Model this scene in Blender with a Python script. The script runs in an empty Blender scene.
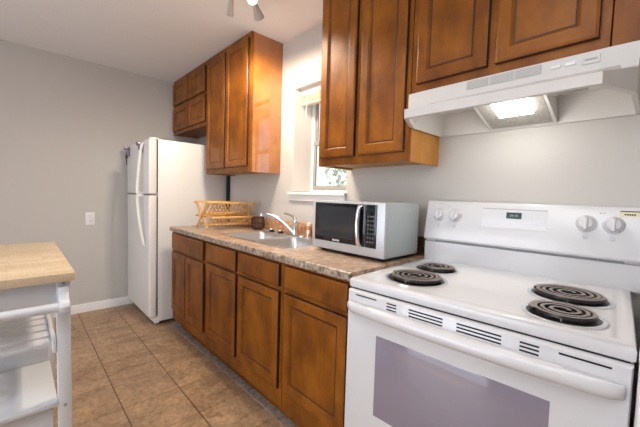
import bpy, bmesh, math, random
from mathutils import Vector, Matrix
random.seed(7)
S = bpy.context.scene
C = S.collection
PI = math.pi

# ------------------------------------------------------------------ camera
def R(d): return math.radians(d)
def cam_axes(yaw, pitch, roll):
    y, p, r = R(yaw), R(pitch), R(roll)
    F = Vector((-math.sin(y)*math.cos(p), math.cos(y)*math.cos(p), -math.sin(p)))
    X = Vector((math.cos(y), math.sin(y), 0)); U = X.cross(F)
    c, s = math.cos(r), math.sin(r)
    return c*X + s*U, -s*X + c*U, F
cd = bpy.data.cameras.new('camera'); cam = bpy.data.objects.new('camera', cd); C.objects.link(cam)
cd.sensor_width = 36; cd.lens = 319.9/640*36; cd.clip_start = 0.02
ax, au, af = cam_axes(46.541, 3.128, 1.678)
m = Matrix((ax, au, -af)).transposed().to_4x4(); m.translation = (0.821, -1.587, 1.213)
cam.matrix_world = m
S.camera = cam

# ------------------------------------------------------------------ light
S.view_settings.view_transform = 'Standard'; S.view_settings.look = 'None'
S.view_settings.gamma = 1; S.view_settings.exposure = 0.0
w = bpy.data.worlds.new('world'); S.world = w; w.use_nodes = True
bg = w.node_tree.nodes['Background']; bg.inputs[0].default_value = (0.92, 0.95, 1.0, 1); bg.inputs[1].default_value = 1.7
S.cycles.max_bounces = 8; S.cycles.diffuse_bounces = 5; S.cycles.sample_clamp_indirect = 6
def area(name, loc, look, sx, sy, e, col):
    l = bpy.data.lights.new(name, 'AREA'); l.shape = 'RECTANGLE'; l.size = sx; l.size_y = sy; l.energy = e; l.color = col
    o = bpy.data.objects.new(name, l); C.objects.link(o); o.location = loc
    o.rotation_euler = (Vector(look)-Vector(loc)).to_track_quat('-Z', 'Y').to_euler(); return o
area('added_cool_fill', (-.5, -3.5, 1.25), (-.7, 0, 1.15), 1.7, 2.0, 38, (0.84, 0.90, 1.0))  # unseen area fill added behind the camera, coloured as cool daylight
fl = bpy.data.lights.new('added_ceiling_fill', 'SPOT'); fl.energy = 190; fl.color = (.95, .97, 1.0); fl.spot_size = R(120); fl.spot_blend = .8; fl.shadow_soft_size = .08  # unseen upward spot added to brighten the ceiling
fo = bpy.data.objects.new('added_ceiling_fill', fl); C.objects.link(fo); fo.location = (.5, -1.95, 1.55); fo.rotation_euler = (R(180), R(22), 0)
SPOT_W = 40
sl_ = bpy.data.lights.new('sun', 'SUN'); sl_.energy = 4.5; sl_.angle = R(1); so_ = bpy.data.objects.new('sun', sl_); C.objects.link(so_); so_.rotation_euler = (R(24), 0, R(8))

# ------------------------------------------------------------------ materials
def mat(name, col, rough=.5, metal=0, **kw):
    m = bpy.data.materials.new(name); m.use_nodes = True
    b = m.node_tree.nodes['Principled BSDF']
    b.inputs['Base Color'].default_value = (*col, 1); b.inputs['Roughness'].default_value = rough; b.inputs['Metallic'].default_value = metal
    for k, v in kw.items(): b.inputs[k.replace('_', ' ')].default_value = v
    return m
def nd(m, t, **kw):
    n = m.node_tree.nodes.new(t)
    for k, v in kw.items(): setattr(n, k, v)
    return n
def lk(m, a, b): m.node_tree.links.new(a, b)
def ramp(m, stops):
    r = nd(m, 'ShaderNodeValToRGB'); e = r.color_ramp.elements
    while len(e) < len(stops): e.new(.5)
    for i, (p, c) in enumerate(stops): e[i].position = p; e[i].color = (*c, 1)
    return r
def noise(m, scale, vec=None, detail=4, rough=.55, stretch=None):
    n = nd(m, 'ShaderNodeTexNoise'); n.inputs['Scale'].default_value = scale; n.inputs['Detail'].default_value = detail; n.inputs['Roughness'].default_value = rough
    tc = nd(m, 'ShaderNodeTexCoord'); mp = nd(m, 'ShaderNodeMapping')
    if stretch: mp.inputs['Scale'].default_value = stretch
    lk(m, tc.outputs['Object'], mp.inputs['Vector']); lk(m, mp.outputs['Vector'], n.inputs['Vector'])
    return n
def bump(m, src, strength, dist=.002):
    b = nd(m, 'ShaderNodeBump'); b.inputs['Strength'].default_value = strength; b.inputs['Distance'].default_value = dist
    lk(m, src, b.inputs['Height']); lk(m, b.outputs[0], m.node_tree.nodes['Principled BSDF'].inputs['Normal'])
def mix(m, fac, a, b, mode='MIX'):
    x = nd(m, 'ShaderNodeMix', data_type='RGBA', blend_type=mode)
    if isinstance(fac, float): x.inputs[0].default_value = fac
    else: lk(m, fac, x.inputs[0])
    for s, i in ((a, 6), (b, 7)):
        if isinstance(s, tuple): x.inputs[i].default_value = (*s, 1)
        else: lk(m, s, x.inputs[i])
    return x.outputs[2]
def wood(name, lo, mid, hi, rough=.40, horiz=False):
    m = mat(name, mid, rough); b = m.node_tree.nodes['Principled BSDF']
    st = (1, 1, 9) if horiz else (7, 7, 1)
    n1 = noise(m, 6.5, detail=6, stretch=(1, 1, .7)); n2 = noise(m, 9, detail=6, stretch=st)
    c1 = ramp(m, [(.28, lo), (.5, mid), (.74, hi)]); lk(m, n1.outputs[0], c1.inputs[0])
    c2 = ramp(m, [(.3, (.82, .79, .74)), (.65, (1, 1, 1))]); lk(m, n2.outputs[0], c2.inputs[0])
    lk(m, mix(m, .6, c1.outputs[0], c2.outputs[0], 'MULTIPLY'), b.inputs['Base Color'])
    b.inputs['Coat Weight'].default_value = .10; b.inputs['Coat Roughness'].default_value = .25; b.inputs['Specular IOR Level'].default_value = .2
    bump(m, n2.outputs[0], .08)
    return m
def speck(name, stops, scale, rough, b2=None):
    m = mat(name, (.5, .4, .3), rough); b = m.node_tree.nodes['Principled BSDF']
    n = noise(m, scale, detail=6, rough=.7); r = ramp(m, stops); lk(m, n.outputs[0], r.inputs[0])
    out = r.outputs[0]
    if b2:
        n2 = noise(m, b2[0], detail=3); r2 = ramp(m, b2[1]); lk(m, n2.outputs[0], r2.inputs[0])
        out = mix(m, b2[2], out, r2.outputs[0], 'MULTIPLY')
    lk(m, out, b.inputs['Base Color']); return m

M = {}
M['wall'] = mat('wall_paint', (.53, .505, .475), .75); bump(M['wall'], noise(M['wall'], 90).outputs[0], .12)
M['ceiling'] = mat('ceiling_paint', (.80, .80, .81), .9); bump(M['ceiling'], noise(M['ceiling'], 70, detail=5).outputs[0], .35, .004)
M['trim'] = mat('white_trim', (.80, .79, .78), .4)
M['wood'] = wood('stained_maple', (.115, .032, .003), (.225, .070, .005), (.335, .116, .010))
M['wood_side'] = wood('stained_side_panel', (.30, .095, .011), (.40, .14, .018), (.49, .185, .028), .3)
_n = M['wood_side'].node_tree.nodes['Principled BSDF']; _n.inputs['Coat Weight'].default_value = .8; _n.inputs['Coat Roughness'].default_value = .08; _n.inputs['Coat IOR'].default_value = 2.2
M['wood_dark'] = wood('dark_wood_tone', (.16, .05, .008), (.21, .07, .011), (.27, .095, .016))  # darker wood tone, used for the underside of the cabinet above the fridge
M['glaze_shade'] = mat('glaze_and_gap_shade', (.045, .014, .008), .35)  # dark glaze in grooves; on outer edges it also paints gap shade
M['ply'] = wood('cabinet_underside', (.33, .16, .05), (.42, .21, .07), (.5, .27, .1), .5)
M['counter'] = speck('laminate_counter', [(.30, (.16, .10, .06)), (.43, (.38, .26, .17)), (.55, (.57, .43, .32)), (.70, (.68, .57, .47))], 26, .28,
                     (6, [(.3, (.66, .58, .52)), (.7, (1.05, 1.05, 1.05))], .9))
M['counter_edge'] = speck('laminate_edge', [(.36, (.07, .05, .035)), (.46, (.26, .19, .14)), (.56, (.44, .35, .27)), (.68, (.58, .49, .41))], 55, .35)
M['splash'] = speck('laminate_backsplash', [(.3, (.16, .07, .03)), (.45, (.42, .22, .11)), (.58, (.58, .34, .19)), (.72, (.66, .48, .34))], 28, .35)
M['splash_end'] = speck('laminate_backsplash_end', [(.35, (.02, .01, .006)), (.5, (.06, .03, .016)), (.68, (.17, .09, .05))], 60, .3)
M['steel'] = mat('stainless', (.62, .615, .605), .30, .92); 
M['chrome'] = mat('chrome', (.82, .83, .85), .10, 1)
M['white'] = mat('white_enamel', (.63, .625, .635), .22); M['white'].node_tree.nodes['Principled BSDF'].inputs['Coat Weight'].default_value = .3
M['fridge'] = mat('fridge_white', (.78, .77, .75), .38); bump(M['fridge'], noise(M['fridge'], 160).outputs[0], .06)
M['whiteplastic'] = mat('white_plastic', (.78, .78, .78), .35)
M['cart'] = mat('cart_white_paint', (.64, .66, .69), .42)
M['black'] = mat('black_gloss', (.008, .008, .010), .08)
M['blackmatte'] = mat('black_matte', (.012, .012, .013), .6)
M['rubber'] = mat('dark_gap', (.01, .01, .012), .8)
M['coil'] = mat('burner_coil', (.27, .225, .20), .4, .45)
M['pan'] = mat('drip_pan_black', (.012, .011, .011), .3)
M['mwbody'] = mat('microwave_shell', (.43, .475, .485), .38)
M['mwfront'] = mat('microwave_front', (.52, .54, .56), .3, .2)
M['mwglass'] = mat('microwave_window', (.032, .035, .042), .06)
M['mark'] = mat('grey_print', (.30, .31, .33), .6)
M['key'] = mat('keypad_print', (.10, .11, .13), .5)
M['pale'] = mat('pale_print', (.62, .64, .68), .6)
M['lcd'] = mat('clock_display', (.012, .028, .028), .15)
M['ovenglass'] = mat('oven_window', (.24, .215, .265), .06, IOR=1.9) 
M['sticker'] = mat('sticker_cream', (.72, .66, .45), .6)
M['hood'] = mat('hood_white', (.60, .575, .545), .38)
M['louvre'] = mat('louvre_grey', (.36, .37, .34), .5)
M['filter'] = speck('mesh_filter', [(.35, (.20, .185, .165)), (.65, (.42, .40, .36))], 160, .4)
M['bamboo'] = mat('bamboo', (.72, .42, .14), .45); 
M['wire'] = mat('dark_wire', (.05, .03, .025), .45, .6)
M['butcher'] = mat('butcher_block', (.72, .52, .3), .38)
M['lampgrey'] = mat('satin_lamp_metal', (.50, .48, .45), .45, .3)
M['blindslat'] = mat('blind_slats', (.70, .55, .40), .6)
M['magnet'] = mat('hook_metal', (.22, .18, .24), .35, .6)
M['amber'] = mat('amber_bottle', (.45, .2, .05), .25)
M['leaf'] = mat('leaf', (.55, .60, .50), .6)
M['sash'] = mat('sash_grey', (.30, .29, .27), .5)
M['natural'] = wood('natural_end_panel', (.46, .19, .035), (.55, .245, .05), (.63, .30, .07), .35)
M['bark'] = mat('bark', (.2, .15, .1), .8)
M['stone'] = speck('grey_stone_strip', [(.3, (.14, .12, .10)), (.5, (.30, .26, .22)), (.7, (.46, .41, .35))], 30, .7)
M['glass'] = mat('window_glass', (1, 1, 1), 0, 0, Transmission_Weight=1.0, IOR=1.01)
def emis(name, col, s):
    m = mat(name, (0, 0, 0), .5); b = m.node_tree.nodes['Principled BSDF']
    b.inputs['Emission Color'].default_value = (*col, 1); b.inputs['Emission Strength'].default_value = s; return m
M['lens'] = emis('hood_lamp_lens', (1, .97, .93), 16)
M['bulb'] = emis('spot_bulb', (1, .92, .8), 9)
# butcher block: staves
def butcher():
    m = M['butcher']; b = m.node_tree.nodes['Principled BSDF']
    tc = nd(m, 'ShaderNodeTexCoord'); br = nd(m, 'ShaderNodeTexBrick')
    mp = nd(m, 'ShaderNodeMapping'); lk(m, tc.outputs['Object'], mp.inputs[0]); lk(m, mp.outputs[0], br.inputs['Vector']); mp.inputs['Rotation'].default_value = (0, 0, PI/2)
    for k, v in (('Scale', 1), ('Brick Width', .22), ('Row Height', .045), ('Mortar Size', .0003), ('Bias', 0)): br.inputs[k].default_value = v
    br.inputs['Color1'].default_value = (.70, .58, .42, 1); br.inputs['Color2'].default_value = (.58, .44, .28, 1); br.inputs['Mortar'].default_value = (.55, .36, .18, 1)
    n = noise(m, 14, stretch=(1, 8, 8)); r = ramp(m, [(.3, (.85, .8, .72)), (.7, (1, 1, 1))]); lk(m, n.outputs[0], r.inputs[0])
    lk(m, mix(m, .7, br.outputs[0], r.outputs[0], 'MULTIPLY'), b.inputs['Base Color'])
butcher()
def tiles():
    m = mat('floor_tile', (.4, .25, .15), .32); b = m.node_tree.nodes['Principled BSDF']
    tc = nd(m, 'ShaderNodeTexCoord'); mp = nd(m, 'ShaderNodeMapping'); mp.inputs['Location'].default_value = (1.155+.303*20, 1.178+.303*20, 0)
    br = nd(m, 'ShaderNodeTexBrick', offset=0, squash=1); lk(m, tc.outputs['Object'], mp.inputs[0]); lk(m, mp.outputs[0], br.inputs['Vector'])
    for k, v in (('Scale', 1), ('Brick Width', .303), ('Row Height', .303), ('Mortar Size', .0028), ('Mortar Smooth', .2), ('Bias', 0)): br.inputs[k].default_value = v
    br.inputs['Color1'].default_value = (.37, .243, .143, 1); br.inputs['Color2'].default_value = (.455, .308, .19, 1); br.inputs['Mortar'].default_value = (.24, .14, .075, 1)
    n = noise(m, 7, detail=9, rough=.72, stretch=(1, .6, 1)); n.inputs['Distortion'].default_value = 1.1
    r = ramp(m, [(.30, (.50, .43, .37)), (.5, (.95, .92, .90)), (.70, (1.35, 1.30, 1.22))]); lk(m, n.outputs[0], r.inputs[0])
    n2 = noise(m, 38, detail=6, rough=.7); r2 = ramp(m, [(.33, (.50, .46, .42)), (.6, (1.15, 1.15, 1.15))]); lk(m, n2.outputs[0], r2.inputs[0])
    c = mix(m, .9, br.outputs[0], r.outputs[0], 'MULTIPLY'); c = mix(m, .7, c, r2.outputs[0], 'MULTIPLY')
    sp = nd(m, 'ShaderNodeSeparateXYZ'); lk(m, mp.outputs[0], sp.inputs[0])
    md = nd(m, 'ShaderNodeMath', operation='PINGPONG'); lk(m, sp.outputs['Y'], md.inputs[0]); md.inputs[1].default_value = .1515
    lt = nd(m, 'ShaderNodeMath', operation='LESS_THAN'); lk(m, md.outputs[0], lt.inputs[0]); lt.inputs[1].default_value = .0024
    lk(m, mix(m, lt.outputs[0], c, (.075, .04, .022)), b.inputs['Base Color'])
    rr = ramp(m, [(.3, (.30, .30, .30)), (.7, (.46, .46, .46))]); lk(m, n.outputs[0], rr.inputs[0]); lk(m, rr.outputs[0], b.inputs['Roughness'])
    inv = nd(m, 'ShaderNodeMath', operation='SUBTRACT'); inv.inputs[0].default_value = 1; lk(m, br.outputs['Fac'], inv.inputs[1])
    bump(m, inv.outputs[0], .5, .003)
    return m
M['tile'] = tiles()

# ------------------------------------------------------------------ mesh helpers
def add(bm, tmp):
    me = bpy.data.meshes.new('t'); tmp.to_mesh(me); tmp.free(); bm.from_mesh(me); bpy.data.meshes.remove(me)
def box(bm, x0, x1, y0, y1, z0, z1, bev=0, seg=2, mi=0):
    t = bmesh.new()
    bmesh.ops.create_cube(t, size=1)
    for v in t.verts: v.co = Vector((x0+(v.co.x+.5)*(x1-x0), y0+(v.co.y+.5)*(y1-y0), z0+(v.co.z+.5)*(z1-z0)))
    if bev: bmesh.ops.bevel(t, geom=t.edges[:], offset=bev, segments=seg, affect='EDGES', profile=.5)
    for f in t.faces: f.material_index = mi
    add(bm, t); return bm
def loft(bm, loops, cap0=True, cap1=True, closed=True, mis=None):
    vs = [[bm.verts.new(p) for p in L] for L in loops]; n = len(vs[0])
    for k in range(len(vs)-1):
        for i in range(n if closed else n-1):
            j = (i+1) % n
            f = bm.faces.new((vs[k][i], vs[k][j], vs[k+1][j], vs[k+1][i]))
            if mis: f.material_index = mis[k]
    if cap0: bm.faces.new(list(reversed(vs[0])))
    if cap1:
        f = bm.faces.new(vs[-1])
        if mis: f.material_index = mis[-1]
    return bm
def lathe(bm, prof, c=(0, 0, 0), mat4=None, n=32, caps=True):
    T = mat4 or Matrix.Translation(c)
    loops = [[T @ Vector((r*math.cos(2*PI*i/n), r*math.sin(2*PI*i/n), z)) for i in range(n)] for r, z in prof]
    return loft(bm, loops, caps, caps)
def tube(bm, pts, rad, n=10, caps=True):
    pts = [Vector(p) for p in pts]; loops = []
    t0 = (pts[1]-pts[0]).normalized(); ref = Vector((0, 0, 1)) if abs(t0.z) < .9 else Vector((1, 0, 0)); nrm = t0.cross(ref).normalized()
    for i, p in enumerate(pts):
        t = (pts[min(i+1, len(pts)-1)]-pts[max(i-1, 0)]).normalized()
        nrm = (nrm - t*nrm.dot(t)).normalized(); bn = t.cross(nrm)
        r = rad[i] if isinstance(rad, (list, tuple)) else rad
        loops.append([p + r*(math.cos(2*PI*k/n)*nrm + math.sin(2*PI*k/n)*bn) for k in range(n)])
    return loft(bm, loops, caps, caps)
def bar(bm, a, b, wx, wy, up=(0, 0, 1), bev=0):
    """rectangular bar from a to b; wx across, wy along 'up'"""
    a, b = Vector(a), Vector(b); t = (b-a).normalized(); s = t.cross(Vector(up)).normalized(); u = s.cross(t)
    t_ = bmesh.new(); L = (b-a).length
    box(t_, -wx/2, wx/2, 0, L, -wy/2, wy/2, bev, 1)
    t_.transform(Matrix((s, t, u)).transposed().to_4x4()); t_.transform(Matrix.Translation(a)); add(bm, t_); return bm
def prism(bm, poly, a, b, axis='X', bev=0):
    """extrude 2D polygon along axis. X: poly is (y,z); Y: (x,z); Z: (x,y)"""
    def P(p, t): return {'X': (t, p[0], p[1]), 'Y': (p[0], t, p[1]), 'Z': (p[0], p[1], t)}[axis]
    t = bmesh.new(); loft(t, [[P(p, a) for p in poly], [P(p, b) for p in poly]])
    bmesh.ops.recalc_face_normals(t, faces=t.faces[:])
    if bev: bmesh.ops.bevel(t, geom=t.edges[:], offset=bev, segments=2, affect='EDGES', profile=.5)
    add(bm, t); return bm
def smooth_path(pts, n=8):
    P = [Vector(p) for p in pts]; out = []
    for i in range(len(P)-1):
        p0, p1, p2, p3 = P[max(i-1, 0)], P[i], P[i+1], P[min(i+2, len(P)-1)]
        for k in range(n):
            t = k/n; out.append(.5*((2*p1)+(p2-p0)*t+(2*p0-5*p1+4*p2-p3)*t*t+(3*p1-p0-3*p2+p3)*t**3))
    return out+[P[-1]]
BM = bmesh.new
WM = {}
def wm(o): return WM.get(o.name, Matrix.Identity(4)) if o else Matrix.Identity(4)
def obj(name, bm, m, parent=None, sharp=38, local=False, label=None):
    """ONE mesh object; bm is in world coordinates unless local"""
    if parent and not local: bm.transform(wm(parent).inverted())
    bmesh.ops.recalc_face_normals(bm, faces=bm.faces[:])
    for f in bm.faces: f.smooth = True
    for e in bm.edges:
        if len(e.link_faces) == 2 and e.calc_face_angle(0) > R(sharp): e.smooth = False
    me = bpy.data.meshes.new(name); bm.to_mesh(me); bm.free()
    for x in (m if isinstance(m, (list, tuple)) else [m]): me.materials.append(x)
    o = bpy.data.objects.new(name, me); C.objects.link(o); o.parent = parent; WM[o.name] = wm(parent)
    if label: o['label'] = label
    return o
def tag(o, label, cat, group=None):
    o['label'] = label; o['category'] = cat
    if group: o['group'] = group
    return o
def thing(name, label, cat, loc=(0, 0, 0), rz=0, group=None):
    o = bpy.data.objects.new(name, None); C.objects.link(o); o.location = loc; o.rotation_euler = (0, 0, rz); o.empty_display_size = .1
    WM[o.name] = Matrix.Translation(loc) @ Matrix.Rotation(rz, 4, 'Z'); tag(o, label, cat, group); return o
def struct(name, bm, m, parent=None, **k):
    o = obj(name, bm, m, parent, **k)
    if not parent: o['kind'] = 'structure'
    return o

# ------------------------------------------------------------------ setting
XE = -3.02; CEIL = 2.437; XR = 2.2; YL = -3.6
struct('floor', box(BM(), XE, XR, YL, 0, -.05, 0), M['tile'])
struct('ceiling', box(BM(), XE-.1, XR+.1, YL-.1, .22, CEIL, CEIL+.1), M['ceiling'])
struct('wall_back', box(BM(), XE-.1, XE, YL, .22, -.05, CEIL), M['wall'])
WX0, WX1, WZ0, WZ1 = -1.180, -.605, 1.226, 2.045
b = BM()
box(b, XE, WX0, 0, .22, -.05, CEIL); box(b, WX1, XR, 0, .22, -.05, CEIL)
box(b, WX0, WX1, 0, .22, -.05, WZ0); box(b, WX0, WX1, 0, .22, WZ1, CEIL)
struct('wall_right', b, M['wall'])
b = BM(); box(b, XE-.1, -1.4, YL-.1, YL, -.05, CEIL); box(b, .4, XR+.1, YL-.1, YL, -.05, CEIL); box(b, -1.4, .4, YL-.1, YL, 2.3, CEIL)  # opening in this unseen wall is added to go with the area fill
struct('wall_left', b, M['wall'])
struct('wall_front', box(BM(), XR, XR+.1, YL, .22, -.05, CEIL), M['wall'])
prism_b = BM(); prism(prism_b, [(XE, 0), (XE+.014, 0), (XE+.014, .065), (XE+.008, .08), (XE, .083)], YL, -.005, 'Y')
struct('baseboard_back', prism_b, M['trim'])
struct('trim_1', box(BM(), -2.2, .02, -.584, -.50, 0, .004, .001, 1), M['stone'])
# window
b = BM(); box(b, WX0, WX1, .185, .215, WZ0, WZ0+.035, .004); box(b, WX0, WX1, .185, .215, WZ1-.035, WZ1, .004)
box(b, WX0, WX0+.03, .185, .215, WZ0+.03, WZ1-.03, .004); box(b, WX1-.03, WX1, .185, .215, WZ0+.03, WZ1-.03, .004)
win = struct('window_1', b, M['trim'])
b = BM(); a0, a1 = WX0+.03, WX1-.03; zm = 1.635
for x0, x1 in ((a0, a0+.026), (a1-.026, a1)): box(b, x0, x1, .19, .208, WZ0+.035, zm+.016, .003)
box(b, a0, a1, .188, .21, WZ0+.035, WZ0+.07, .003); box(b, a0, a1, .184, .21, zm-.016, zm+.018, .003)
ls = obj('lower_sash', b, M['sash'], win)
obj('pane', box(BM(), a0+.026, a1-.026, .198, .201, WZ0+.07, zm-.016), M['glass'], ls)
b = BM()
for x0, x1 in ((a0, a0+.024), (a1-.024, a1)): box(b, x0, x1, .206, .22, zm, WZ1-.035, .003)
us = obj('upper_sash', b, M['sash'], win)
obj('pane', box(BM(), a0+.024, a1-.024, .212, .215, zm+.018, WZ1-.035), M['glass'], us)
b = BM(); box(b, WX0-.001, WX0+.004, .001, .184, WZ0+.02, WZ1-.002); box(b, WX1-.004, WX1+.001, .001, .184, WZ0+.02, WZ1-.002); box(b, WX0, WX1, .001, .184, WZ1-.004, WZ1+.001)
obj('window_lining', b, mat('lining_paint', (.66, .64, .60), .6), win)
b = BM(); box(b, WX0-.030, WX1+.01, -.035, .0, 1.216, 1.238, .005); box(b, WX0+.002, WX1-.002, -.005, .185, 1.2255, 1.238)
box(b, WX0-.022, WX1+.0, -.016, -.0005, 1.172, 1.216, .004)
obj('window_sill', b, M['trim'], win)
# outside, seen small and overexposed through the lower panes
gd = BM(); box(gd, -6, 3, .24, 7, -.1, -.06); struct('ground_outside', gd, mat('lawn', (.30, .33, .22), .9))

# blind
t = thing('window_blind', 'raised tan slatted blind under the window head, pulled right up', 'blind', ((WX0+WX1)/2, .09, WZ1))
obj('headrail', box(BM(), WX0+.008, WX1-.008, .05, .11, WZ1-.052, WZ1-.004, .004), M['trim'], t)
b = BM()
for i in range(6): box(b, WX0+.012, WX1-.012, .058, .104, WZ1-.060-i*.0085, WZ1-.0555-i*.0085, .001, 1)
obj('slat_stack', b, M['blindslat'], t)
obj('bottom_rail', box(BM(), WX0+.012, WX1-.012, .058, .104, WZ1-.126, WZ1-.108, .004), M['blindslat'], t)
obj('cord', tube(BM(), [(WX0+.09, .05, WZ1-.05), (WX0+.09, .047, WZ1-.24)], .003, 6), M['trim'], t)
# bush outside
t = thing('shrub', 'leafy shrub outside, faint behind the bright lower window pane', 'shrub', (-2.1, 1.9, -.06))
b = BM(); rr = random.Random(3)
for i in range(1500):
    a = rr.uniform(0, 2*PI); h = rr.random(); r = 1.0*math.sqrt(rr.random())*(1-.5*h)
    p = Vector((-2.1+r*math.cos(a), 1.9+.6*r*math.sin(a), .2+1.75*h)); s = rr.uniform(.03, .07)
    d1 = Vector((rr.gauss(0, 1), rr.gauss(0, 1), rr.gauss(0, 1))).normalized(); d2 = d1.orthogonal().normalized()
    b.faces.new([b.verts.new(q) for q in (p-d1*s, p+d2*s*.45, p+d1*s, p-d2*s*.45)])
obj('foliage', b, M['leaf'], t)
b = BM()
for i in range(6):
    a = i*1.05; tube(b, [(-2.1+.05*math.cos(a), 1.9+.05*math.sin(a), -.06), (-2.1+.4*math.cos(a), 1.9+.25*math.sin(a), 1.0)], [.02, .008], 6)
obj('stem', b, M['bark'], t)

# ------------------------------------------------------------------ cabinet doors
def door_mesh(x0, x1, z0, z1, yb, th=.02, fr=.047, slab=False):
    """a door facing -Y whose back lies on y = yb"""
    b = BM()
    def L(i, d): return [(x0+i, yb-d, z0+i), (x1-i, yb-d, z0+i), (x1-i, yb-d, z1-i), (x0+i, yb-d, z1-i)]
    if slab:
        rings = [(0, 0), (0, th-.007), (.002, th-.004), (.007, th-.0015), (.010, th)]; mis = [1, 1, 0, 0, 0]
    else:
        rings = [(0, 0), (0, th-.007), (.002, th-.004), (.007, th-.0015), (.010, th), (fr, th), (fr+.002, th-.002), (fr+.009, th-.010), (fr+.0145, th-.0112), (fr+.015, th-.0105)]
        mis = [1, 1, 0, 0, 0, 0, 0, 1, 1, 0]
    loft(b, [L(i, d) for i, d in rings], True, slab, mis=mis)
    return b
def panel_mesh(x0, x1, z0, z1, yb, th=.02, fr=.047):
    b = BM(); i = fr+.0148
    def L(i, d): return [(x0+i, yb-d, z0+i), (x1-i, yb-d, z0+i), (x1-i, yb-d, z1-i), (x0+i, yb-d, z1-i)]
    loft(b, [L(i, .004), L(i, th-.0105), L(i+.010, th-.0098), L(i+.016, th-.0095)], True, True); return b
def door(parent, x0, x1, z0, z1, yb, fr=.047, m=None):
    m = m or M['wood']
    d = obj('door', door_mesh(x0, x1, z0, z1, yb, fr=fr), [m, M['glaze_shade']], parent, sharp=25)
    obj('panel', panel_mesh(x0, x1, z0, z1, yb, fr=fr), [m], d, sharp=25); return d
def drawer(parent, x0, x1, z0, z1, yb):
    return obj('drawer', door_mesh(x0, x1, z0, z1, yb, slab=True), [M['wood'], M['glaze_shade']], parent, sharp=25)

# ------------------------------------------------------------------ base cabinets
YF = -.610
def base_cab(x0, x1, label, drawers, doors):
    t = thing('base_cabinet', label, 'cabinet', ((x0+x1)/2, -.3, 0), 0, 'base cabinets under the worktop')
    b = BM(); box(b, x0+.001, x1-.001, YF+.02, -.002, .108, .70); box(b, x0+.001, x0+.02, YF+.02, -.002, .70, .874); box(b, x1-.02, x1-.001, YF+.02, -.002, .70, .874)
    obj('carcass', b, M['wood_side'], t)
    b = BM(); box(b, x0+.001, x1-.001, YF, YF+.02, .108, .874, .0015, 1); obj('face_frame', b, M['wood'], t)
    obj('toe_kick', box(BM(), x0+.001, x1-.001, -.535, -.52, .004, .108), M['wood'], t)
    for a, c, z0, z1 in drawers: drawer(t, a, c, z0, z1, YF)
    for a, c, z0, z1 in doors: door(t, a, c, z0, z1, YF)
    return t
base_cab(-2.062, -1.372, 'stained wood base cabinet beside the fridge with two narrow doors under one drawer',
         [(-2.035, -1.402, .722, .862)], [(-2.035, -1.737, .195, .705), (-1.727, -1.398, .195, .705)])
base_cab(-1.370, -.462, 'wide stained wood base cabinet below the sink, two doors under two drawer fronts',
         [(-1.342, -.932, .735, .862), (-.900, -.487, .745, .862)], [(-1.342, -.930, .198, .72), (-.900, -.485, .205, .72)])
base_cab(-.460, .0, 'stained wood base cabinet next to the stove with one door under one drawer',
         [(-.440, -.018, .745, .862)], [(-.440, -.018, .215, .722)])

# ------------------------------------------------------------------ worktop with sink cut-out
SX0, SX1, SY0, SY1 = -1.375, -.555, -.525, -.065
t = thing('worktop', 'speckled brown laminate worktop running from the fridge to the stove', 'countertop', (-1.03, -.3, .876))
b = BM(); X = [-2.062, SX0+.012, SX1-.012, .004]; Y = [-.625, SY0+.012, SY1-.012, -.002]
g = {}
for k, z in ((0, .876), (1, .914)):
    for i, x in enumerate(X):
        for j, y in enumerate(Y): g[i, j, k] = b.verts.new((x, y, z))
for i in range(3):
    for j in range(3):
        if (i, j) == (1, 1): continue
        b.faces.new([g[i, j, 1], g[i+1, j, 1], g[i+1, j+1, 1], g[i, j+1, 1]]); b.faces.new([g[i, j+1, 0], g[i+1, j+1, 0], g[i+1, j, 0], g[i, j, 0]])
def sd(p, q): b.faces.new([g[(*p, 0)], g[(*q, 0)], g[(*q, 1)], g[(*p, 1)]])
for i in range(3): sd((i, 0), (i+1, 0)); sd((i+1, 3), (i, 3)); sd((3, i), (3, i+1)); sd((0, i+1), (0, i))
sd((2, 1), (1, 1)); sd((1, 2), (2, 2)); sd((2, 2), (2, 1)); sd((1, 1), (1, 2))
obj('top', b, M['counter'], t)
b = BM(); prism(b, [(-.625, .9135), (-.631, .9125), (-.635, .909), (-.635, .879), (-.632, .8765), (-.625, .876)], -2.066, .004, 'X')
obj('front_edge', b, M['counter_edge'], t)
t = thing('backsplash', 'low brown laminate backsplash strip along the wall behind the sink', 'backsplash', (-1.03, -.011, .9145))
obj('strip', box(BM(), -2.062, -.08, -.021, -.001, .9145, 1.008, .004), M['splash'], t)
obj('end_piece', box(BM(), -.08, .004, -.024, -.001, .9145, 1.012, .003), M['splash_end'], t, label='dark brown end of the backsplash')

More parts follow.
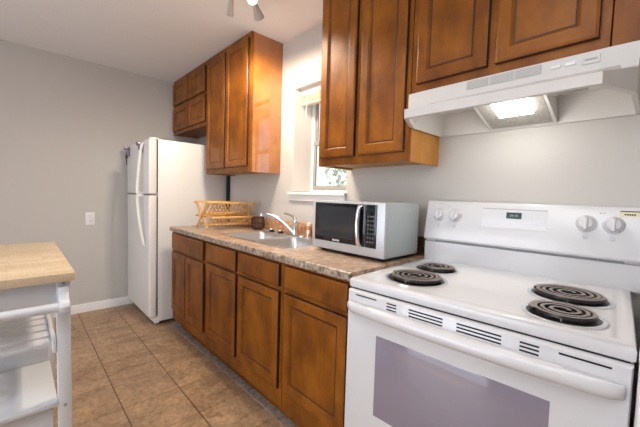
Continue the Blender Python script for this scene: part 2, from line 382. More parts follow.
# ------------------------------------------------------------------ sink
def rrect(x0, x1, y0, y1, r, z, n=6):
    out = []
    for cx, cy, a0 in ((x1-r, y0+r, -90), (x1-r, y1-r, 0), (x0+r, y1-r, 90), (x0+r, y0+r, 180)):
        for k in range(n+1):
            a = R(a0+90*k/n); out.append(Vector((cx+r*math.cos(a), cy+r*math.sin(a), z)))
    return out
t = thing('sink', 'stainless steel double bowl sink set into the worktop below the window', 'sink', ((SX0+SX1)/2, (SY0+SY1)/2, .914))
xm = (SX0+SX1)/2; bowls = [(SX0+.03, xm-.016), (xm+.016, SX1-.03)]; by0, by1 = SY0+.03, SY1-.095
b = BM()
for (o0, o1), (i0, i1) in zip(((SX0, xm), (xm, SX1)), bowls):
    rl, rrr = .03, .0005
    outer = rrect(o0, o1, SY0, SY1, .002, .9145)
    loft(b, [outer, [Vector((v.x+(.006 if v.x < (o0+o1)/2 and o0 == SX0 else (-.006 if v.x > (o0+o1)/2 and o1 == SX1 else 0)), v.y+(.006 if v.y < -.3 else -.006), .9175)) for v in outer],
             rrect(i0-.006, i1+.006, by0-.006, by1+.006, .056, .9172), rrect(i0, i1, by0, by1, .05, .9155)], False, False)
obj('rim', b, M['steel'], t)
for i0, i1 in bowls:
    b = BM()
    loft(b, [rrect(i0, i1, by0, by1, .05, .9155), rrect(i0+.004, i1-.004, by0+.004, by1-.004, .05, .905), rrect(i0+.016, i1-.016, by0+.016, by1-.016, .05, .765),
             rrect(i0+.03, i1-.03, by0+.03, by1-.03, .045, .748), rrect(i0+.06, i1-.06, by0+.06, by1-.06, .04, .744)], False, True)
    s = obj('basin', b, M['steel'], t)
    b = BM(); lathe(b, [(.046, .7445), (.046, .747), (.036, .7475), (.03, .745), (.004, .745)], ((i0+i1)/2, (by0+by1)/2, 0), n=24); obj('drain', b, M['chrome'], s)

# ------------------------------------------------------------------ faucet and the small things round the sink
DK = .9176
t = thing('faucet', 'chrome single lever kitchen faucet with a long curved spout at the sink', 'faucet', (-1.0, -.105, DK))
b = BM(); loft(b, [[Vector((-1.0+p.x, -.105+p.y, DK+z)) for p in rrect(-.10+d, .10-d, -.027+d, .027-d, .026-d*.9, 0, 5)] for d, z in ((0, 0), (0, .006), (.004, .011), (.010, .013))]); obj('base_plate', b, M['chrome'], t)
b = BM(); lathe(b, [(.027, DK+.012), (.024, DK+.03), (.022, DK+.085), (.025, DK+.090), (.025, DK+.112), (.018, DK+.124), (.004, DK+.127)], (-1.0, -.105, 0), n=28); obj('body', b, M['chrome'], t)
b = BM(); pth = smooth_path([(-1.0, -.12, DK+.022), (-1.035, -.14, DK+.058), (-1.085, -.17, DK+.105), (-1.15, -.205, DK+.142), (-1.20, -.230, DK+.152), (-1.232, -.245, DK+.147)], 7)
tube(b, pth, [.015-.003*i/len(pth) for i in range(len(pth))], 14); s = obj('spout', b, M['chrome'], t)
b = BM(); lathe(b, [(.010, 0), (.013, -.002), (.013, -.02), (.010, -.022)], (-1.233, -.246, DK+.152), n=16); obj('aerator', b, M['chrome'], s)
b = BM(); tube(b, smooth_path([(-1.0, -.105, DK+.122), (-1.02, -.11, DK+.136), (-1.065, -.115, DK+.150), (-1.12, -.12, DK+.156)], 6), [.010]*6+[.008]*6+[.007]*6+[.006], 10); obj('lever', b, M['chrome'], t)
t = thing('sink_sprayer', 'small chrome sprayer nozzle on the sink deck right of the faucet', 'sprayer', (-.845, -.115, DK))
b = BM(); lathe(b, [(.020, DK), (.020, DK+.006), (.013, DK+.010), (.012, DK+.03)], (-.845, -.115, 0), n=20); obj('collar', b, M['chrome'], t)
b = BM(); lathe(b, [(.011, DK+.03), (.013, DK+.045), (.010, DK+.055), (.002, DK+.056)], (-.845, -.115, 0), n=20); obj('nozzle', b, M['whiteplastic'], t)
for x, lab in ((-1.295, 'low chrome cap on the sink deck nearest the dish rack'), (-1.175, 'low chrome cap on the sink deck beside the faucet base')):
    t = thing('sink_deck_cap', lab, 'cap', (x, -.108, DK), 0, 'chrome caps on the sink deck')
    b = BM(); lathe(b, [(.026, DK), (.026, DK+.004), (.014, DK+.008), (.013, DK+.014)], (x, -.108, 0), n=20); obj('collar', b, M['blackmatte'], t)
    b = BM(); lathe(b, [(.020, DK+.014), (.024, DK+.018), (.022, DK+.026), (.003, DK+.029)], (x, -.108, 0), n=20); obj('cap', b, M['chrome'], t)
t = thing('wire_basket', 'round dark wire basket on the worktop between the dish rack and the backsplash', 'basket', (-1.49, -.115, .9145))
b = BM()
for k in range(14):
    a = 2*PI*k/14
    tube(b, [(-1.49+r*math.cos(a), -.115+r*math.sin(a), .9165+z) for r, z in ((.012, .0), (.035, .001), (.050, .02), (.056, .05), (.052, .085), (.046, .10))], .0026, 6)
obj('ribs', b, M['wire'], t)
for nm, r, z in (('rim', .046, .1025), ('hoop', .057, .05), ('hoop', .036, .003)):
    b = BM(); tube(b, [(-1.49+r*math.cos(2*PI*i/36), -.115+r*math.sin(2*PI*i/36), .9165+z) for i in range(37)], .0034, 6, False); obj(nm, b, M['wire'], t)
t = thing('soap_bottle', 'small white capped bottle on the worktop against the backsplash behind the microwave', 'bottle', (-.925, -.042, .9145))
b = BM(); lathe(b, [(.016, .9145), (.018, .918), (.018, .975), (.009, .985), (.009, .990)], (-.925, -.042, 0), n=20); obj('bottle_body', b, M['amber'], t)
b = BM(); lathe(b, [(.013, .990), (.013, 1.012), (.010, 1.015), (.002, 1.0155)], (-.925, -.042, 0), n=20); obj('cap', b, M['whiteplastic'], t)

# ------------------------------------------------------------------ bamboo dish rack (its length runs to the wall)
t = thing('dish_rack', 'folding bamboo dish rack with slatted sides on the worktop left of the sink', 'dish rack', (-1.725, -.29, .9145))
ZC = .9145; y0, y1 = -.505, -.085
for y in (y0, y1):
    for sx, off in ((1, 0), (-1, .012)):
        b = BM(); xa = -1.725-sx*.092; xb = -1.725+sx*.128
        bar(b, (xa, y+off, ZC+.0085), (xb, y+off, 1.142), .010, .019, (1, 0, 0), .002); obj('leg', b, M['bamboo'], t)
b = BM()
for sx in (1, -1):
    for z, dx in ((1.136, .125), (1.045, .018)): box(b, -1.725+sx*dx-.008, -1.725+sx*dx+.008, y0-.006, y1+.016, z-.008, z+.008, .003)
obj('upper_rails', b, M['bamboo'], t)
for sx in (1, -1):
    b = BM(); n = 13
    for i in range(n):
        y = y0+.022+(y1-y0-.03)*i/(n-1); tube(b, [(-1.725+sx*.020, y, 1.045), (-1.725+sx*.122, y, 1.134)], .0040, 8)
    obj('upper_slats', b, M['bamboo'], t)
b = BM()
for sx in (1, -1):
    box(b, -1.725+sx*.148-.008, -1.725+sx*.148+.008, y0+.02, y1+.012, 1.010, 1.026, .003)
    box(b, -1.725+sx*.075-.008, -1.725+sx*.075+.008, y0+.02, y1+.012, .948, .962, .003)
obj('lower_rails', b, M['bamboo'], t)
for sx in (1, -1):
    b = BM()
    for i in range(12):
        y = y0+.04+(y1-y0-.05)*i/11; tube(b, [(-1.725+sx*.077, y, .956), (-1.725+sx*.147, y, 1.016)], .0042, 8)
    obj('lower_slats', b, M['bamboo'], t)
for y in (y0+.03, y1+.005): obj('cross_bar', box(BM(), -1.725-.15, -1.725+.15, y-.005, y+.005, 1.012, 1.024, .002), M['bamboo'], t)

# ------------------------------------------------------------------ microwave
mx0, mx1, my0, my1, mz0, mz1 = -.508, -.022, -.383, -.085, .932, 1.190
t = thing('microwave', 'white microwave oven with a black glass door on the worktop beside the stove', 'microwave', ((mx0+mx1)/2, -.2, .9145))
obj('shell', box(BM(), mx0, mx1, my0+.022, my1, mz0, mz1, .006), M['mwbody'], t)
fr = obj('front_frame', box(BM(), mx0, mx1, my0, my0+.0225, mz0, mz1, .005), M['mwfront'], t)
d = obj('door_glass', box(BM(), -.484, -.133, my0-.004, my0+.004, .975, 1.179, .003), M['black'], t)
obj('viewing_window', box(BM(), -.452, -.20, my0-.0048, my0+.0, 1.000, 1.160, .001, 1), M['mwglass'], d)
b = BM()
for i, (wd, h) in enumerate(((.007, .009), (.006, .008), (.008, .008), (.006, .009), (.007, .008), (.006, .008))):
    x = -.345+i*.0085; box(b, x, x+wd*.85, my0-.0046, my0-.003, .982, .982+h, 0); 
obj('brand_mark', b, M['pale'], d)
b = BM(); tube(b, smooth_path([(-.158, my0-.004, 1.170), (-.159, my0-.020, 1.155), (-.162, my0-.027, 1.08), (-.159, my0-.020, 1.000), (-.158, my0-.004, .982)], 8), .0115, 12)
obj('handle', b, M['chrome'], t)
cp = obj('control_panel', box(BM(), -.130, -.066, my0-.004, my0+.004, .975, 1.179, .002), M['black'], t)
obj('display', box(BM(), -.120, -.076, my0-.0046, my0, 1.145, 1.165), M['lcd'], cp)
for r in range(7):
    for c in range(3):
        x = -.119+c*.0155; z = 1.118-r*.020; b = BM(); box(b, x, x+.010, my0-.005, my0-.003, z, z+.009, .001, 1); obj('button', b, M['key'], cp)
for x in (mx0+.05, mx1-.05):
    for y in (my0+.05, my1-.05):
        b = BM(); lathe(b, [(.016, .9145), (.018, .917), (.018, .933)], (x, y, 0), n=16); obj('foot', b, M['blackmatte'], t)
obj('base_pan', box(BM(), mx0+.012, mx1-.012, my0+.03, my1-.01, .9225, .9325), M['blackmatte'], t)

# ------------------------------------------------------------------ wall cabinets
UY = -.290
def wall_cab(x0, x1, z0, label, doors, side_m='wood_side', fr=.047, under='ply'):
    t = thing('wall_cabinet', label, 'cabinet', ((x0+x1)/2, UY/2, z0), 0, 'wall cabinets under the ceiling')
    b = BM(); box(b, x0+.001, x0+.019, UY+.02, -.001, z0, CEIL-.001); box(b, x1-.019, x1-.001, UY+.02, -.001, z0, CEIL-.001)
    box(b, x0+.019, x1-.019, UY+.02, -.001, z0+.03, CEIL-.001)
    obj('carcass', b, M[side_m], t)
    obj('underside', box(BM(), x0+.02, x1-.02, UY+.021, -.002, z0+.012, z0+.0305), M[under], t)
    obj('face_frame', box(BM(), x0+.001, x1-.001, UY, UY+.02, z0, CEIL-.001, .0015, 1), M['wood'], t)
    for a, c, p, q in doors: door(t, a, c, p, q, UY, fr)
    return t
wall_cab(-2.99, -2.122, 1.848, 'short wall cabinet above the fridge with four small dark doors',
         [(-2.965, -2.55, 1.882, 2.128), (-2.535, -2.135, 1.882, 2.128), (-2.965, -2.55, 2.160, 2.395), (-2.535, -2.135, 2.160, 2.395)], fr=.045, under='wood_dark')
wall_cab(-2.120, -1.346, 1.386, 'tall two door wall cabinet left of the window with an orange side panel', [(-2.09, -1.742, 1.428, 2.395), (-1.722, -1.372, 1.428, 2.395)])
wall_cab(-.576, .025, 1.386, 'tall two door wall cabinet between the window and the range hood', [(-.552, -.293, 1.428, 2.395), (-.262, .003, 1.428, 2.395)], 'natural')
wall_cab(.026, .694, 1.676, 'short two door wall cabinet directly above the range hood', [(.055, .349, 1.716, 2.395), (.376, .668, 1.716, 2.395)])
wall_cab(.695, 1.30, 1.676, 'wall cabinet at the right edge past the seam above the hood end', [(.80, 1.27, 1.716, 2.395)])

# ------------------------------------------------------------------ range hood
t = thing('range_hood', 'white under-cabinet range hood with a lit lamp above the stove', 'range hood', (.395, -.2, 1.53))
HX0, HX1 = .03, .76; zt = 1.674
rim = [(HX0, -.002), (HX0, -.295), (HX0+.075, -.462), (HX1-.06, -.462), (HX1, -.315), (HX1, -.002)]
up = [(HX0, -.002), (HX0, -.315), (HX0+.075, -.318), (HX1-.06, -.318), (HX1, -.315), (HX1, -.002)]
def ofs(poly, d, z):
    cx = sum(p[0] for p in poly)/len(poly); cy = sum(p[1] for p in poly)/len(poly)
    return [Vector((p[0]+(d if p[0] < cx else -d), p[1]+(d if p[1] < cy else -d), z)) for p in poly]
V = lambda poly, z: [Vector((x, y, z)) for x, y in poly]
rim2 = [(HX0, -.002), (HX0, -.310), (HX0+.08, -.458), (HX1-.063, -.458), (HX1, -.325), (HX1, -.002)]
ztop = [1.604, 1.604, 1.566, 1.562, 1.600, 1.604]
sk = [Vector((p[0], p[1], z)) for p, z in zip([(HX0, -.002), (HX0, -.300), (HX0+.075, -.464), (HX1-.06, -.464), (HX1, -.320), (HX1, -.002)], ztop)]
b = BM()
inner = ofs(rim, .012, 1.530)
loft(b, [V(up, zt), V(up, 1.606), sk, V(rim, 1.532), inner, ofs(rim, .014, 1.55), ofs(up, .03, 1.632)], True, True)
obj('shell', b, M['hood'], t, sharp=20)
for i in range(3):
    x0 = .285+i*.083; b = BM(); box(b, x0, x0+.077, -.3195, -.312, 1.639, 1.669, .0005, 1)
    v = obj('vent', b, M['louvre'], t); b = BM()
    for k in range(6): box(b, x0, x0+.077, -.3205, -.3185, 1.6405+k*.0048, 1.6425+k*.0048)
    obj('louvre', b, M['hood'], v)
for x in (.554, .592): obj('switch', box(BM(), x, x+.026, -.3225, -.317, 1.645, 1.654, .001, 1), M['whiteplastic'], t)
lp_ = obj('name_plate', box(BM(), .634, .676, -.3205, -.317, 1.637, 1.661, .001, 1), M['hood'], t)
b = BM()
for k in range(8): box(b, .640+k*.0038, .640+k*.0038+.003, -.3212, -.3200, 1.647, 1.653)
obj('lettering', b, M['mark'], lp_)
# filter wedge hanging in the hollow, low at the wall, and the lamp lens in it
fx0, fx1 = .275, .525
def fz(y): return 1.534+(-.02-y)*.30
b = BM(); prism(b, [(-.02, 1.533), (-.02, 1.633), (-.308, 1.631), (-.308, fz(-.308))], fx0, fx1, 'X'); wg = obj('filter_box', b, M['hood'], t)
b = BM(); loft(b, [[Vector((x, y, fz(y)-d)) for x, y in ((fx0+.012, -.032), (fx1-.012, -.032), (fx1-.012, -.304), (fx0+.012, -.304))] for d in (0, .002)]); obj('mesh_filter', b, M['filter'], wg)
b = BM(); loft(b, [[Vector((x, y, fz(y)-d)) for x, y in ((.348+i, -.135-i), (.472-i, -.135-i), (.472-i, -.285+i), (.348+i, -.285+i))] for d, i in ((.001, 0), (.014, .002), (.020, .012))]); obj('lamp_lens', b, M['lens'], wg)
obj('slot', box(BM(), .575, .668, -.440, -.426, 1.5305, 1.546), M['louvre'], t)
hl = bpy.data.lights.new('hood_lamp', 'POINT'); hl.energy = 1.1; hl.color = (1, .97, .90); hl.shadow_soft_size = .035
o = bpy.data.objects.new('hood_lamp', hl); C.objects.link(o); o.location = (.42, -.26, 1.505)

# ------------------------------------------------------------------ stove (slightly turned in its bay)
SA = R(3.12)
t = thing('stove', 'white electric coil stove with a control backguard at the right under the hood', 'stove', (.017, -.089, 0), SA)
def so(name, b, m, parent=None, **k):
    return obj(name, b, m, parent or t, local=True, **k)
b = BM(); box(b, .004, .756, -.585, .03, .06, .880, .004); body = so('body', b, M['white'])
for x in (.05, .71):
    for y in (-.54, -.02):
        b = BM(); lathe(b, [(.018, 0), (.02, .003), (.014, .03), (.014, .062)], (x, y, 0), n=14); so('foot', b, M['blackmatte'])
b = BM()
def LZ(i, z, yb=.012): return [Vector((.0+i, -.604+i, z)), Vector((.76-i, -.604+i, z)), Vector((.76-i, yb-min(i, .012), z)), Vector((.0+i, yb-min(i, .012), z))]
loft(b, [LZ(.004, .881), LZ(0, .886), LZ(0, .906), LZ(.003, .9125), LZ(.009, .9155), LZ(.030, .9155), LZ(.036, .9125), LZ(.05, .912)])
ct = so('cooktop', b, M['white'], sharp=50)
# backguard: riser, groove, tilted panel
b = BM(); prism(b, [(.006, .912), (.006, 1.004), (.018, 1.006), (.018, 1.014), (-.004, 1.016), (-.007, 1.024), (-.005, 1.034), (.024, 1.192), (.030, 1.203), (.038, 1.207), (.058, 1.206), (.062, 1.2), (.062, .90), (.0301, .90), (.0301, .912)], 0, .779, 'X')
bgd = so('backguard', b, M['white'], sharp=30)
b = BM(); box(b, .05, .735, .010, .0182, 1.0055, 1.0145); so('groove', b, M['mark'], bgd)
# panel-frame: point on tilted face
e0 = Vector((0, -.005, 1.034)); e1 = Vector((0, .024, 1.192)); tv = (e1-e0).normalized(); nv = Vector((0, -tv.z, tv.y))
def pz(z): return (z-e0.z)/tv.z
PM = lambda lx, z, d=0: Matrix(((1, 0, 0), tv, nv)).transposed().to_4x4()
def on_panel(bm, lx, z, d=0):
    mm = PM(0, 0); mm.translation = Vector((lx, 0, 0))+e0+tv*pz(z)+nv*d
    bm.transform(mm); return bm
def plate(lx0, lx1, z0, z1, th, d=0):
    b = BM(); h = (z1-z0)/tv.z; box(b, 0, lx1-lx0, 0, h, 0, th); return on_panel(b, lx0, z0, d)
for x in (.067, .141, .624, .700):
    b = BM(); lathe(b, [(.031, 0), (.031, .003), (.028, .007), (.024, .010), (.022, .024), (.019, .028), (.002, .0285)], n=28); on_panel(b, x, 1.139)
    k = so('knob', b, M['white'], bgd)
    b = BM(); box(b, -.0055, .0055, -.026, .026, .008, .036, .003); on_panel(b, x, 1.139); so('grip', b, M['white'], k)
    b = BM(); box(b, -.0015, .0015, .018, .0255, .0355, .0366); on_panel(b, x, 1.139); so('pointer', b, M['mark'], k)
b = plate(.262, .502, 1.098, 1.178, .0012); cpn = so('clock_panel', b, M['white'], bgd)
so('trim_line', plate(.262, .502, 1.1775, 1.1805, .0016), M['mark'], cpn)
so('clock_display', plate(.357, .414, 1.140, 1.166, .0025), M['lcd'], cpn)
b = BM()
for x, wd in ((.372, .005), (.379, .005), (.389, .005), (.396, .005)): add(b, plate(x, x+wd, 1.1485, 1.1575, .003))
so('digits', b, mat('digit_green', (.16, .26, .24), .5), cpn)
for x, z in ((.300, 1.149), (.322, 1.149), (.355, 1.124), (.375, 1.124), (.432, 1.148), (.437, 1.124), (.455, 1.150), (.476, 1.150), (.455, 1.122), (.476, 1.122), (.300, 1.108), (.330, 1.108)):
    so('button', plate(x, x+.014, z, z+.004, .002), M['pale'], cpn)
for x in (.067, .141, .624, .700):
    b = BM(); h = .011
    for a0, a1, c0, c1 in ((0, .012, 0, .0012), (0, .012, .010, .0112), (0, .0012, 0, .0112), (.0108, .012, 0, .0112)): box(b, a0, a1, c0, c1, 0, .0008)
    box(b, .0025, .0055, .002, .005, 0, .0009) if x in (.067, .624) else box(b, .0065, .0095, .002, .005, 0, .0009)
    on_panel(b, x-.006, 1.083); so('burner_mark', b, M['mark'], bgd)
for x in (.107, .660, .670): so('indicator', plate(x, x+.005, 1.178, 1.182, .0012), M['mark'], bgd)
stk = so('sticker', plate(.714, .775, 1.172, 1.1915, .0009), M['sticker'], bgd, label='cream sticker with dark print')
b = BM(); add(b, plate(.714, .775, 1.188, 1.1915, .0014))
for i in range(5): add(b, plate(.726+i*.006, .7305+i*.006, 1.176, 1.181, .0013))
so('print', b, M['blackmatte'], stk)
# burners
def coil_burner(x, y, R0, turns):
    b = BM(); lathe(b, [(R0+.014, .9125), (R0+.014, .9155), (R0+.008, .9175), (R0+.003, .9165), (R0+.001, .9135)], (x, y, 0), n=40)
    bu = so('burner', b, M['chrome'], ct)
    b = BM(); lathe(b, [(R0+.002, .9128), (R0+.002, .9150), (R0*.6, .9138), (.006, .9138)], (x, y, 0), n=40); so('drip_pan', b, M['pan'], bu)
    b = BM(); pts = []; n = int(turns*30)
    for i in range(n+1):
        a = 2*PI*turns*i/n; r = .013+(R0-.009-.013)*(1-(1-i/n)**1.5); pts.append((x+r*math.cos(a), y+r*math.sin(a), .9255))
    prof = ((-.0054, -.0045), (.0054, -.0045), (.0060, .001), (.0046, .0042), (-.0046, .0042), (-.0060, .001)); loops = []
    for q, p in enumerate(pts):
        r = Vector((p[0]-x, p[1]-y, 0)); r.normalize(); loops.append([Vector(p)+r*dx+Vector((0, 0, dz)) for dx, dz in prof])
    loft(b, loops); bmesh.ops.recalc_face_normals(b, faces=b.faces[:])
    for f in b.faces: f.material_index = 0 if f.normal.z > .8 else 1
    for k in range(3):
        a = .6+k*2*PI/3; bar(b, (x, y, .920), (x+(R0-.006)*math.cos(a), y+(R0-.006)*math.sin(a), .920), .003, .007)
    so('coil', b, [M['coil'], M['pan']], bu)
coil_burner(.175, -.432, .098, 4.5); coil_burner(.160, -.205, .074, 3.4); coil_burner(.610, -.250, .098, 4.5); coil_burner(.619, -.474, .080, 3.6)
# oven door
b = BM(); y_f = -.622
def LD(i, y): return [Vector((.006+i, y, .215+i)), Vector((.757-i, y, .215+i)), Vector((.757-i, y, .876-i)), Vector((.006+i, y, .876-i))]
loft(b, [LD(0, -.590), LD(0, y_f+.008), LD(.003, y_f+.002), LD(.009, y_f)]); dr = so('oven_door', b, M['white'], sharp=40)
so('door_gap', box(BM(), .008, .752, -.598, -.586, .874, .8835), M['rubber'])
for x0, x1, rows in ((.043, .130, (1,)), (.170, .206, (0, 1, 2)), (.250, .358, (0, 1, 2)), (.398, .512, (0, 1, 2)), (.553, .594, (0, 1, 2)), (.632, .724, (1,))):
    b = BM()
    for k in rows: box(b, x0, x1, y_f-.0006, y_f+.004, .8615-(.0100*k if len(rows) > 1 else 0), .8660-(.0100*k if len(rows) > 1 else 0))
    so('vent_slot', b, M['rubber'], dr)
b = BM(); loft(b, [[Vector((x, y, z)) for x, z in ((.134+i, .460+i), (.622-i, .460+i), (.622-i, .742-i), (.134+i, .742-i))] for i, y in ((0, y_f+.004), (0, y_f-.0008), (.002, y_f-.0016))]); wn = so('oven_window', b, M['ovenglass'], dr)
# handle: full-width bowed bar
b = BM(); L = []
for i in range(33):
    f = i/32; x = .014+.732*f; bow = .020+.026*math.sin(PI*f)**.6; e = min(1, (min(f, 1-f)+.002)/.02)**.5; h = .020*(.75+.25*e)
    zc = .820; yo = y_f-bow*(.45+.55*e)
    L.append([Vector((x, yy, zz)) for yy, zz in ((y_f+.001, zc+h*.8), (yo+.008, zc+h), (yo+.001, zc+h*.55), (yo, zc-h*.2), (yo+.006, zc-h*.8), (yo+.016, zc-h), (y_f+.001, zc-h*.9))])
loft(b, L); so('handle', b, M['white'], dr, sharp=60)
b = BM(); box(b, .006, .757, -.618, -.588, .07, .208, .006); so('drawer', b, M['white'])

# white unit on the far right beyond the dark gap
t = thing('white_base_unit', 'white base unit just past the dark gap at the right edge of the stove', 'cabinet', (1.11, -.33, 0))
obj('carcass', box(BM(), .8135, 1.41, -.68, -.003, .1, .90, .004), M['white'], t)
obj('door', box(BM(), .8155, 1.408, -.702, -.681, .12, .895, .005), M['white'], t)
obj('plinth', box(BM(), .82, 1.405, -.60, -.58, .0, .1), M['white'], t)
obj('top', box(BM(), .8125, 1.413, -.705, -.003, .9005, .930, .004), M['white'], t)

# ------------------------------------------------------------------ refrigerator
fx0_, fx1_ = -2.998, -2.24
t = thing('refrigerator', 'white two door top freezer refrigerator at the end of the cabinets', 'refrigerator', (-2.61, -.4, 0))
obj('body', box(BM(), fx0_, fx1_, -.676, -.022, .03, 1.674, .006), M['fridge'], t)
obj('rear_slab', box(BM(), fx0_+.01, fx1_+.043, -.0215, -.006, .05, 1.60), M['blackmatte'], t, label='black slab behind the fridge')  # black slab at the wall, sticks out past the fridge side
for nm, z0, z1 in (('freezer_door', 1.186, 1.672), ('fridge_door', .075, 1.176)):
    b = BM(); box(b, fx0_-.002, fx1_+.001, -.752, -.684, z0, z1, .016, 4); d = obj(nm, b, M['fridge'], t)
    obj('gasket', box(BM(), fx0_+.01, fx1_-.008, -.6845, -.6775, z0+.012, z1-.012), M['rubber'], d)
    xh = -2.395
    if z0 > 1: pts = [(xh, -.750, 1.640), (xh, -.768, 1.618), (xh-.005, -.784, 1.50), (xh-.01, -.797, 1.35), (xh-.01, -.803, 1.215), (xh-.01, -.798, 1.192), (xh-.01, -.750, 1.192)]
    else: pts = [(xh-.01, -.750, 1.170), (xh-.01, -.798, 1.170), (xh-.01, -.803, 1.148), (xh, -.797, 1.02), (xh+.03, -.784, .86), (xh+.06, -.768, .74), (xh+.07, -.750, .715)]
    b = BM(); tube(b, smooth_path(pts, 6), .0125, 10); obj('handle', b, M['fridge'], d)
obj('kick_grille', box(BM(), fx0_+.01, fx1_-.01, -.70, -.66, .012, .068, .003), M['fridge'], t)
for x in (fx0_+.05, fx1_-.04):
    for y in (-.66, -.12):
        b = BM(); lathe(b, [(.02, 0), (.022, .004), (.012, .01), (.012, .032)], (x, y, 0), n=12); obj('foot', b, M['blackmatte'], t)
obj('hinge_cap', box(BM(), fx1_-.07, fx1_-.02, -.735, -.66, 1.6725, 1.686, .004), M['whiteplastic'], t)
for x, lab, hang in ((-2.90, 'dark over-door hook with a key hanging at the far left of the freezer door', True), (-2.435, 'dark over-door hook beside the freezer door handle top', False)):
    h = thing('door_hook', lab, 'hook', (x, -.754, 1.63), 0, 'hooks on the freezer door')
    b = BM(); box(b, x-.02, x+.02, -.757, -.7525, 1.56, 1.656, .001, 1); obj('strap', b, M['magnet'], h)
    b = BM(); box(b, x-.018, x+.018, -.800, -.7565, 1.620, 1.654, .003); box(b, x-.012, x+.012, -.786, -.768, 1.585, 1.622, .002); obj('prong', b, M['magnet'], h)
    if hang:
        k = thing('key', 'small dark key hanging from the left hook on the freezer door', 'key', (x, -.778, 1.59))
        b = BM(); tube(b, [(x+.011*math.cos(2*PI*i/16), -.7765, 1.588+.016*math.sin(2*PI*i/16)) for i in range(17)], .0022, 6, False); obj('ring', b, M['wire'], k)
        b = BM(); box(b, x-.016, x+.016, -.784, -.770, 1.532, 1.572, .002, 1); box(b, x-.006, x+.006, -.780, -.774, 1.47, 1.534, .001, 1); obj('blade', b, M['blackmatte'], k)

# ------------------------------------------------------------------ wall outlet
t = thing('wall_outlet', 'white double outlet plate on the end wall left of the fridge', 'outlet', (XE, -1.068, .925))
pl = obj('cover_plate', box(BM(), XE, XE+.006, -1.106, -1.030, .863, .987, .002), M['whiteplastic'], t)
for z in (.900, .950):
    b = BM(); box(b, XE+.004, XE+.0085, -1.085, -1.051, z-.016, z+.016, .002); s = obj('socket', b, M['trim'], t)
    b = BM()
    for y in (-1.075, -1.063): box(b, XE+.0075, XE+.0089, y, y+.003, z-.004, z+.008)
    obj('slots', b, M['rubber'], s)

# ------------------------------------------------------------------ kitchen cart
ky1, ky0 = -1.443, -2.02
t = thing('kitchen_cart', 'white kitchen cart with butcher block top at the left foreground', 'cart', (-1.15, -1.73, 0))
obj('butcher_top', box(BM(), -1.646, -.69, ky0-.015, -1.430, .864, .896, .003), M['butcher'], t)
PXN, PXF = (-.762, -.72), (-1.60, -1.558)
for x0, x1 in (PXN, PXF):
    for y0_, y1_ in ((ky1-.042, ky1), (ky0, ky0+.042)):
        p = obj('post', box(BM(), x0, x1, y0_, y1_, .0, .863, .003), M['cart'], t)
        if x0 == PXN[0]:
            for z in (.852, .372):
                b = BM(); lathe(b, [(.006, 0), (.006, .0015), (.003, .002)], mat4=Matrix.Translation((x1, y0_+.021, z)) @ Matrix.Rotation(PI/2, 4, 'Y'), n=14); obj('screw', b, M['mark'], p)
obj('apron', box(BM(), -.756, -.738, ky0+.042, ky1-.042, .775, .863, .002), M['cart'], t)
obj('apron', box(BM(), -1.59, -1.572, ky0+.042, ky1-.042, .775, .863, .002), M['cart'], t)
obj('apron', box(BM(), -1.558, -.762, ky1-.032, ky1-.014, .79, .863, .002), M['cart'], t)
for y in (ky1-.038, ky0+.008):
    b = BM(); prism(b, [(-.72, .842), (-.705, .842), (-.672, .80), (-.655, .795), (-.645, .78), (-.652, .757), (-.72, .757)], y, y+.030, 'Y', .002); obj('rail_bracket', b, M['cart'], t)
b = BM(); tube(b, [(-.672, ky0+.03, .776), (-.672, ky1-.03, .776)], .0165, 18); obj('towel_rail', b, M['cart'], t)
sh = BM()
for i in range(6):
    x = -.742-i*.083; box(sh, x-.062, x, ky0+.03, ky1-.044, .608, .624, .003)
sl = obj('slatted_shelf', sh, M['cart'], t)
for y in (ky1-.056, ky0+.03): obj('shelf_rail', box(BM(), -1.25, -.724, y, y+.012, .585, .640, .003), M['cart'], t)
obj('lower_shelf', box(BM(), -1.13, -.716, ky0+.03, ky1-.043, .378, .394, .003), M['cart'], t)
obj('inner_panel', box(BM(), -1.15, -1.132, ky0+.03, ky1-.05, .370, .59, .002), M['cart'], t)
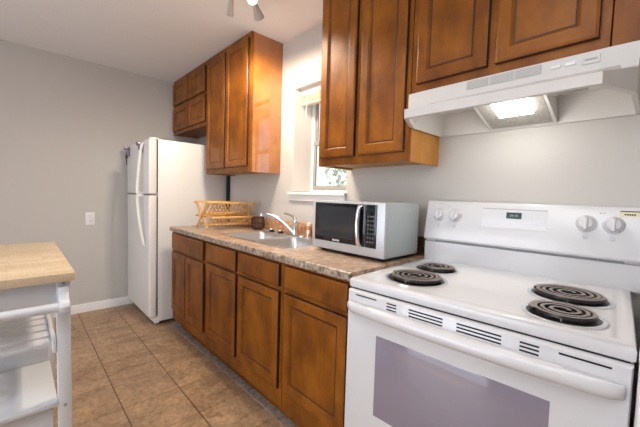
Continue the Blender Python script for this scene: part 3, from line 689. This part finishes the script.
obj('lower_panel', box(BM(), -.775, -.757, ky0+.044, ky1-.056, .09, .376, .002), M['cart'], t)

# ------------------------------------------------------------------ ceiling spot fixture
FXC = Vector((-.90, -.635, CEIL))
t = thing('ceiling_spotlight', 'ceiling light with white cone spot heads, one lit lamp facing the camera', 'ceiling light', FXC)
b = BM(); lathe(b, [(.075, 0), (.075, -.012), (.06, -.022), (.012, -.026)], FXC, n=32); obj('canopy', b, M['lampgrey'], t)
b = BM(); tube(b, [FXC-Vector((0, 0, .02)), FXC-Vector((0, 0, .06))], .012, 12); obj('stem', b, M['lampgrey'], t)
def head(top, mouth, r0, r1, on):
    top, mouth = Vector(top), Vector(mouth); d = (mouth-top); L = d.length
    T = Matrix.Translation(top) @ d.to_track_quat('Z', 'Y').to_matrix().to_4x4()
    b = BM(); lathe(b, [(.004, -.004), (r0, 0), (r1, L), (r1-.003, L), (r1-.004, L-.006), (r0*.6, .02)], mat4=T, n=28); h = obj('spot_head', b, M['lampgrey'], t)
    b = BM(); tube(b, [FXC-Vector((0, 0, .055)), (FXC-Vector((0, 0, .055))*1+Vector(top)*1)/2+Vector((0, 0, .004)) if False else Vector(top)], .006, 8); obj('arm', b, M['lampgrey'], h)
    b = BM(); lathe(b, [(r1-.006, L-.008), (r1-.010, L-.005), (.002, L-.004)], mat4=T, n=24); obj('bulb', b, M['bulb'], h)
    l = bpy.data.lights.new('spot_lamp', 'SPOT'); l.energy = SPOT_W*on; l.color = (1, .85, .68); l.shadow_soft_size = .03
    l.spot_size = R(165 if on == 1 else 120); l.spot_blend = .6
    o = bpy.data.objects.new('spot_lamp', l); C.objects.link(o); o.location = mouth+d.normalized()*.02
    aim = d.normalized()*.35+Vector((0, 0, -1 if on == 1 else -.45)); o.rotation_euler = aim.to_track_quat('-Z', 'Y').to_euler()
head((-.945, -.667, 2.352), (-1.045, -.624, 2.303), .011, .021, 1)
head((-.868, -.562, 2.325), (-.912, -.500, 2.283), .012, .031, 1)
head((-.872, -.590, 2.378), (-.822, -.605, 2.308), .015, .033, .55)
